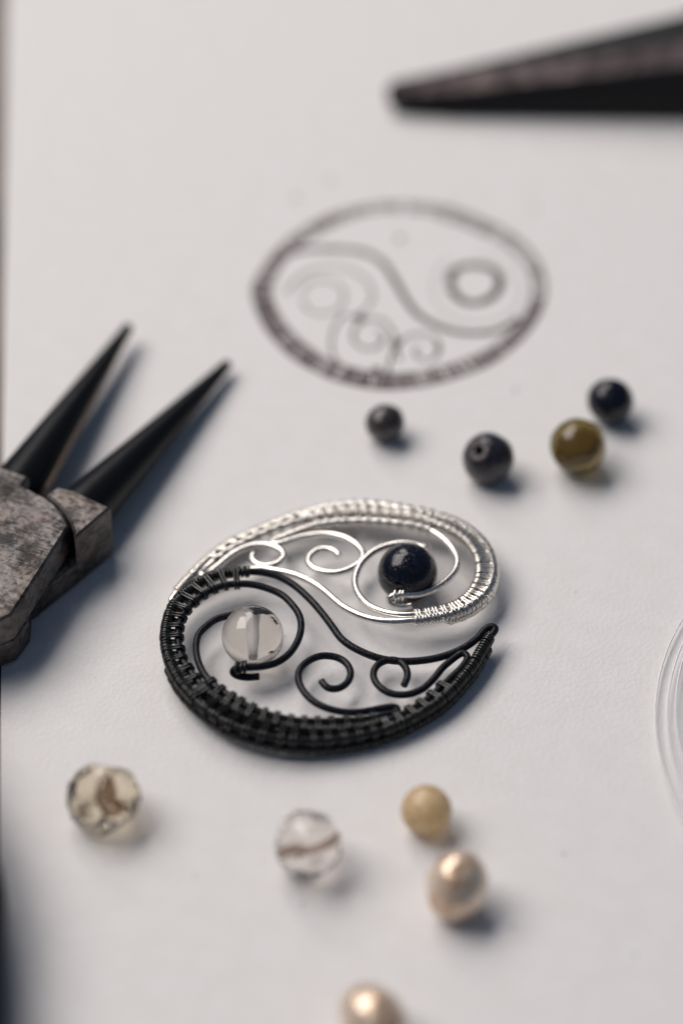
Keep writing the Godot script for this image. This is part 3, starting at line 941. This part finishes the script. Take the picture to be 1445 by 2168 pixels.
	part("pencil_drawing", faint, mats.graphite_faint, paper, "faint pencil construction marks around the round design")
	var crumbs := Shape.new()
	for k in 60:
		var p := Vector3(rng.randf_range(-38, 48), 0.0, rng.randf_range(-95, 78))
		var r := 0.04 + 0.10 * pow(rng.randf(), 3.0)
		var a := rng.randf() * TAU
		var grit := PackedVector3Array([p + Vector3(0, r * 0.6, 0), p + Vector3(cos(a) * r, r * 0.7, sin(a) * r), p + Vector3(cos(a) * r * 2.0, r * 0.6, sin(a + 0.3) * r * 2.0)])
		tube(crumbs, grit, r * 0.6, 5)
	part("pencil_dust", crumbs, mats.graphite, paper).set_meta("kind", "stuff")
	settle(paper, corner)

	# ------------------------------------------------ pliers
	build_round_pliers()
	build_far_pliers()

	# ------------------------------------------------ silver half
	var t := thing("wire_pendant_half", "bright silver wire half of a yin-yang pendant holding a navy bead", "pendant")
	var base := Vector3(10, 0, 10)
	var lines := pendant_half(t, base, SILVER_FRAME, SILVER_INNER, SILVER_SCROLL, mats.silver, mats.silver_thin, MARKS_SILVER)
	var ball := Vector3(8.29, 3.74, 15.01)
	var o := part("stone_bead", bead_shape(3.78, 0.5), mats.navy_stone, t, "glossy navy blue round bead")
	o.position = ball * MM
	o.basis = turn_to(Vector3(-0.35, 0.0, 1.0))
	var from: float = lines.scroll.nearest(SILVER_KNOT, 1.5)
	knot(t, lines.scroll, from - 0.6, from + 0.75, mats.silver_thin, 0.23)
	knot(t, lines.inner, 0.1, 1.0, mats.silver_thin, 0.2)
	settle(t, base)

	# ------------------------------------------------ black half
	t = thing("wire_pendant_half", "matte black wire half of a yin-yang pendant holding a clear bead", "pendant")
	base = Vector3(-5, 0, 32)
	lines = pendant_half(t, base, BLACK_FRAME, BLACK_INNER, BLACK_SCROLL, mats.black_wire, mats.black_thin, MARKS_BLACK)
	ball = Vector3(-10.88, 3.83, 26.20)
	o = part("quartz_bead", bead_shape(3.83, 0.0, 1.0, 0.0, null, 40, 64), mats.quartz, t, "clear round quartz bead with a white drill channel")
	o.position = ball * MM
	o.basis = turn_to(Vector3(0.03, 0.0, 1.0))
	sh = Shape.new()
	var way := PackedVector3Array()
	var wide := PackedFloat32Array()
	for k in 25:
		way.append(Vector3(0.0, lerpf(-3.2, 3.5, k / 24.0), 0.0))
		wide.append(0.50 + 0.03 * sin(k * 0.63) + 0.015 * sin(k * 2.3))
	tube(sh, way, 0.5, 14, false, wide, true)
	part("drill_channel", sh, mats.frost, o)
	var cloud := FastNoiseLite.new()
	cloud.frequency = 0.12
	for fl in [[Vector3(-1.0, -1.9, 1.2), Vector3(1.0, 0.25, 0.8), 1.0, 71, 1], [Vector3(-0.5, -2.5, 1.0), Vector3(1.0, 0.3, 0.7), 0.8, 72, 1], [Vector3(-2.0, -1.0, 0.7), Vector3(0.5, 0.2, 1.0), 0.35, 73, 0], [Vector3(-1.9, 1.9, -0.4), Vector3(1.0, 0.3, 0.5), 0.25, 74, 0], [Vector3(-2.0, -0.9, 1.6), Vector3(1.0, 0.5, 0.4), 0.22, 75, 0]]:
		cloud.seed = fl[3]
		var flake := part("inclusion", pebble(fl[2], fl[1], cloud, 1.0, []), [mats.speck, mats.dark_cloud][fl[4]], o)
		flake.position = fl[0] * MM
	from = lines.inner.nearest(BLACK_KNOT, 1.5)
	knot(t, lines.inner, from - 0.7, from + 0.6, mats.black_thin, 0.22)
	knot(t, lines.scroll, 0.1, 0.9, mats.black_thin, 0.2)
	settle(t, base)

	# ------------------------------------------------ loose beads
	var lump := FastNoiseLite.new()
	bead("stone_bead", "small dark brown bead just below the pencil drawing", "bead", Vector3(5.78, 2.6, -14.59), 2.68, mats.brown_stone, Vector3(-0.3, 0.75, -0.5), 0.45, 0.93, 0.09, 3, "loose dark stone beads")
	var hollow := bead("stone_bead", "black bead with its drill hole showing, between brown and olive beads", "bead", Vector3(19.29, 3.3, -6.75), 3.42, mats.dark_stone, Vector3(-0.42, 0.80, 0.40), 0.72, 0.96, 0.06, 4, "loose dark stone beads")
	bead("stone_bead", "glossy blue-black bead touching the olive bead from behind", "bead", Vector3(36.13, 3.18, -18.26), 3.18, mats.navy_stone, Vector3(0.8, 0.5, -0.3), 0.5, 0.98, 0.08, 5, "loose dark stone beads")
	sh = Shape.new()
	way = PackedVector3Array()
	for k in 28:
		way.append(Vector3(1.2 * cos(TAU * k / 28), 3.06 + 0.05 * sin(k * 1.7), 1.2 * sin(TAU * k / 28)))
	tube(sh, way, 0.3, 10, true)
	part("hole_rim_highlight", sh, mats.hole_rim_highlight, hollow.get_child(0), "rim of the drill hole with its reflection painted pale")
	t = bead("olive_bead", "translucent olive green bead in front of the blue-black bead", "bead", Vector3(30.99, 3.75, -8.60), 3.82, mats.olive, Vector3(0.7, 0.6, 0.2), 0.0, 0.95, 0.11, 6)
	lump.seed = 33
	lump.frequency = 0.09
	o = part("inner_cloud", pebble(2.3, Vector3(1.0, 0.35, 0.8), lump, 0.5, []), mats.olive_core, t)
	o.position = Vector3(-0.1, 4.1, 0.9) * MM
	o.rotation_degrees = Vector3(25, 40, 20)
	bead("gold_bead", "matte golden yellow round bead behind the cream pearl", "bead", Vector3(9.83, 2.96, 53.40), 2.98, mats.gold_bead, Vector3(0.2, 0.8, 0.4), 0.0, 1.0, 0.03, 7)
	bead("pearl", "cream oval pearl in front of the golden bead", "pearl", Vector3(13.02, 3.8, 65.14), 3.5, mats.pearl, Vector3(0.18, 0.72, -0.62), 0.0, 1.2, 0.09, 8, "loose cream pearls")
	bead("pearl", "elongated cream pearl lying alone below the oval one, nearest the camera", "pearl", Vector3(3.4, 3.5, 83.2), 3.45, mats.pearl, Vector3(0.6, 0.1, 0.9), 0.35, 1.25, 0.09, 9, "loose cream pearls")

	# ------------------------------------------------ crystal chips
	lump.seed = 12
	lump.frequency = 0.07
	t = thing("crystal_chip", "heart-shaped smoky yellow crystal chip below the black pendant half", "crystal", Vector3(-27.3, 0, 52.2), "loose crystal chips")
	o = part("chip_body", pebble(4.15, Vector3(1.0, 1.03, 1.0), lump, 0.28, [[Vector3(0.05, 0.75, -0.65), 0.52, 0.32], [Vector3(0.1, 0.5, 0.8), 0.10, 0.4]], [[Vector3(-0.6, 0.65, 0.5), 0.84], [Vector3(0.65, 0.6, 0.45), 0.82], [Vector3(0.1, -1, 0.1), 0.9], [Vector3(0.15, 0.1, 1), 0.86]]), mats.citrine, t)
	o.position = Vector3(0, 3.85, 0) * MM
	for fl in [[Vector3(-0.15, 1.1, 0.4), Vector3(0.13, 1.0, 0.7), 2.1, Vector3(0, -14, 6), 61], [Vector3(0.7, -0.5, 0.9), Vector3(1.0, 0.07, 0.6), 1.3, Vector3(20, -20, 16), 62]]:
		lump.seed = fl[4]
		var flake := part("inner_fracture", pebble(fl[2], fl[1], lump, 0.5, []), mats.fracture, o)
		flake.position = fl[0] * MM
		flake.rotation_degrees = fl[3]
	lump = FastNoiseLite.new()
	lump.seed = 19
	lump.frequency = 0.06
	t = thing("crystal_chip", "clear rounded crystal chip between the smoky chip and the golden bead", "crystal", Vector3(-3.6, 0, 59.4), "loose crystal chips")
	o = part("chip_body", pebble(3.9, Vector3(0.98, 1.08, 1.0), lump, 0.17, [[Vector3(0.7, -0.1, 0.7), 0.14, 0.4], [Vector3(-0.65, 0.5, 0.5), 0.13, 0.45]], [[Vector3(0.25, 0.55, 0.8), 0.84], [Vector3(0, -1, 0), 0.92]]), mats.clear_chip, t)
	o.position = Vector3(0, 3.9, 0) * MM
	sh = Shape.new()
	way = PackedVector3Array()
	for k in 17:
		way.append(Vector3(-3.2, -0.9, 0.6).lerp(Vector3(3.2, 1.1, -0.4), k / 16.0) + Vector3(0, 0.2 * sin(k * 0.5), 0))
	tube(sh, way, 0.5, 12, false, PackedFloat32Array(), true)
	part("drill_channel", sh, mats.smoke, o)

	# ------------------------------------------------ coil of clear band
	t = thing("coil_of_clear_band", "coil of thin clear plastic band at the right edge", "craft supply", Vector3(79.0, 0, 39.5))
	sh = Shape.new()
	var edges := Shape.new()
	var turns := [[41.3, Vector3(0, 0, 0)], [40.0, Vector3(0.1, 0, 0.4)], [39.3, Vector3(0.5, 0, -0.6)]]
	for w in turns:
		var rows := []
		for k in 181:
			var g := TAU * k / 180.0
			var d := Vector3(cos(g), 0, sin(g))
			var r: float = w[0] + 0.15 * sin(g * 3.0)
			var tall := 1.0 + 0.25 * sin(g * 2.0 + w[0])
			rows.append([d * (r - 0.03) + w[1] + Vector3(0, 0.02, 0), d * (r + 0.03) + w[1] + Vector3(0, 0.02, 0), d * (r + 0.03) + w[1] + Vector3(0, tall, 0), d * (r - 0.03) + w[1] + Vector3(0, tall, 0)])
		for k in 180:
			for j in 4:
				var a: Vector3 = rows[k][j]
				var b: Vector3 = rows[k + 1][j]
				var c: Vector3 = rows[k + 1][(j + 1) % 4]
				var dd: Vector3 = rows[k][(j + 1) % 4]
				var nn := (c - a).cross(dd - b)
				var mid: Vector3 = (rows[k][0] + rows[k][2]) / 2.0
				if nn.dot((a + b + c + dd) / 4.0 - mid) < 0.0:
					nn = -nn
				sh.flat([a, b, c, dd], nn)
		var rim := PackedVector3Array()
		for k in 180:
			rim.append((rows[k][2] + rows[k][3]) / 2.0)
		tube(edges, rim, 0.12, 8, true)
	part("clear_band", sh, mats.film, t)
	part("band_edge", edges, mats.film_edge, t)


func build_round_pliers() -> void:
	var t := thing("round_nose_pliers", "open round nose pliers with worn grey joint and two black tapered jaws", "pliers")
	var base := Vector3(-42, 0, 18)
	part("joint_plate", prism(PLATE_FRONT, 4.3, 8.8, 0.3), mats.steel, t)
	part("joint_plate", prism(PLATE_BACK, 0.4, 8.45, 0.3), mats.steel, t)
	part("joint_plate", prism(PLATE_LOWER, 0.02, 4.2, 0.4), mats.steel, t)
	for j in [[Vector3(-45.5, 4.5, 6.0), Vector3(-41.9, 4.5, 0.8), Vector3(-29.6, 2.7, -34.3), 3.6], [Vector3(-36.5, 4.4, 10.2), Vector3(-33.3, 4.4, 4.7), JAW_TIP, 3.5]]:
		var line := PackedVector3Array()
		var radii := PackedFloat32Array()
		for k in 33:
			var f := k / 32.0
			line.append(j[0].lerp(j[1], f * 8.0) if f < 0.125 else j[1].lerp(j[2], (f - 0.125) / 0.875))
			radii.append(lerpf(j[3], 0.74, clampf((f - 0.125) / 0.875, 0.0, 1.0)))
		var sh := Shape.new()
		tube(sh, line, 1.0, 28, false, radii)
		var jaw := part("jaw", sh, mats.jaw_steel, t)
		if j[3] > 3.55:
			add_reflection_strip(jaw, j, line, radii)
	build_handles(t)
	settle(t, base)


func add_reflection_strip(jaw: Node3D, j: Array, line: PackedVector3Array, radii: PackedFloat32Array) -> void:
	# the paper's reflection, painted as a tan strip down the side facing the other jaw
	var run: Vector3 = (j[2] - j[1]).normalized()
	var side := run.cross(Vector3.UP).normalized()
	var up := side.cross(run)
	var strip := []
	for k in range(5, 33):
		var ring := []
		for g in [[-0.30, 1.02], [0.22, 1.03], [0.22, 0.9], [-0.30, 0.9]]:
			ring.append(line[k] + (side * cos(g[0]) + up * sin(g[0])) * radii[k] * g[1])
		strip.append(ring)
	part("painted_reflection", loft(strip), mats.reflection_tan, jaw)


func build_handles(t: Node3D) -> void:
	for h in [[[Vector3(-47, 4.6, 22), Vector3(-51, 5, 32), Vector3(-51.5, 6, 42)], [Vector3(-51.5, 6, 40), Vector3(-50.6, 6.0, 47), Vector3(-46.4, 6.2, 55.7), Vector3(-43.4, 6.2, 66.1), Vector3(-42.0, 6.2, 75.9), Vector3(-40.6, 6.2, 91.4), Vector3(-41, 7, 112), Vector3(-44, 7, 130)]], [[Vector3(-52, 5, 14), Vector3(-64, 5.5, 22), Vector3(-74, 6.2, 32)], [Vector3(-72, 6.2, 30), Vector3(-82, 7, 42), Vector3(-90, 7, 58), Vector3(-95, 7, 78), Vector3(-98, 7, 100), Vector3(-99, 7, 122)]]]:
		var metal := Route.new(h[0], 0.8)
		var sh := Shape.new()
		tube(sh, metal.part(0, metal.length), 3.4, 16)
		var o := part("handle", sh, mats.steel, t)
		var rubber := Route.new(h[1], 0.8)
		var line := rubber.part(0, rubber.length)
		var radii := PackedFloat32Array()
		for k in line.size():
			radii.append(5.4 * minf(1.0, 0.72 + k * 0.05) + 0.15 * sin(k * 0.21))
		sh = Shape.new()
		tube(sh, line, 5.0, 24, false, radii)
		part("grip", sh, mats.grip, o)


func build_far_pliers() -> void:
	var t := thing("chain_nose_pliers", "dark closed pliers lying across the upper right corner of the paper", "pliers")
	var base := Vector3(60, 0, -94)
	# cross sections of the two closed jaws at the tip and at the joint: z and height
	var upper := [
		[Vector2(-91.6, 2.6), Vector2(-91.6, 4.1), Vector2(-91.1, 4.5), Vector2(-90.6, 4.5), Vector2(-88.8, 3.7), Vector2(-88.6, 2.6)],
		[Vector2(-93.2, 2.4), Vector2(-93.2, 5.2), Vector2(-92.6, 5.8), Vector2(-91.5, 5.8), Vector2(-88.2, 4.4), Vector2(-87.6, 2.3)],
		[Vector2(-100.6, 5.0), Vector2(-100.6, 10.7), Vector2(-99.8, 11.3), Vector2(-92.2, 11.3), Vector2(-88.2, 9.6), Vector2(-87.0, 4.8)]]
	var lower := [
		[Vector2(-91.6, 2.5), Vector2(-91.6, 1.5), Vector2(-91.1, 1.0), Vector2(-89.1, 1.0), Vector2(-88.6, 1.4), Vector2(-88.6, 2.5)],
		[Vector2(-92.6, 2.3), Vector2(-92.6, 0.5), Vector2(-92.2, 0.2), Vector2(-88.0, 0.2), Vector2(-87.5, 0.5), Vector2(-87.6, 2.2)],
		[Vector2(-100.2, 4.9), Vector2(-100.2, 0.6), Vector2(-99.6, 0.2), Vector2(-87.4, 0.2), Vector2(-86.9, 0.6), Vector2(-87.0, 4.7)]]
	for pair in [[upper, mats.jaw_steel], [lower, mats.jaw_steel]]:
		var keys: Array = pair[0]
		var sections := []
		var blunt := []
		for j in 6:
			var q: Vector2 = keys[0][j].lerp(Vector2(-89.9, 2.8), 0.5)
			blunt.append(Vector3(7.0, q.y, q.x))
		sections.append(blunt)
		for k in 11:
			var f := k / 10.0
			var row := []
			for j in 6:
				var q: Vector2 = keys[0][j].lerp(keys[1][j], f * 5.0) if f < 0.2 else keys[1][j].lerp(keys[2][j], (f - 0.2) / 0.8)
				row.append(Vector3(lerpf(7.7, 54.0, f), q.y, q.x))
			sections.append(row)
		var jaw := part("jaw", loft(sections), pair[1], t)
		if pair[0] == upper:
			# the ground bevel along the near edge, bare bright steel
			var strip := []
			for k in range(1, sections.size()):
				var a: Vector3 = sections[k][3]
				var b: Vector3 = sections[k][4]
				var out := Vector3(-0.02, 0.04, 0.02)
				strip.append([a.lerp(b, 0.03) + out, a.lerp(b, 0.97) + out, a.lerp(b, 0.97) - out, a.lerp(b, 0.03) - out])
			part("ground_bevel", loft(strip), mats.polished_jaw, jaw)
	part("joint_plate", prism([Vector3(54, 0, -102), Vector3(58, 0, -104), Vector3(76, 0, -104), Vector3(80, 0, -98), Vector3(76, 0, -86), Vector3(58, 0, -85), Vector3(54, 0, -87)], 0.05, 11.9, 0.6), mats.jaw_steel, t)
	for h in [[Vector3(76, 5.5, -100), Vector3(100, 6, -108), Vector3(150, 6, -112)], [Vector3(76, 5.5, -90), Vector3(100, 6, -80), Vector3(150, 6, -76)]]:
		var line := Route.new(h, 1.0)
		var sh := Shape.new()
		tube(sh, line.part(0, line.length), 4.6, 18)
		part("handle", sh, mats.grip, t)
	settle(t, base)
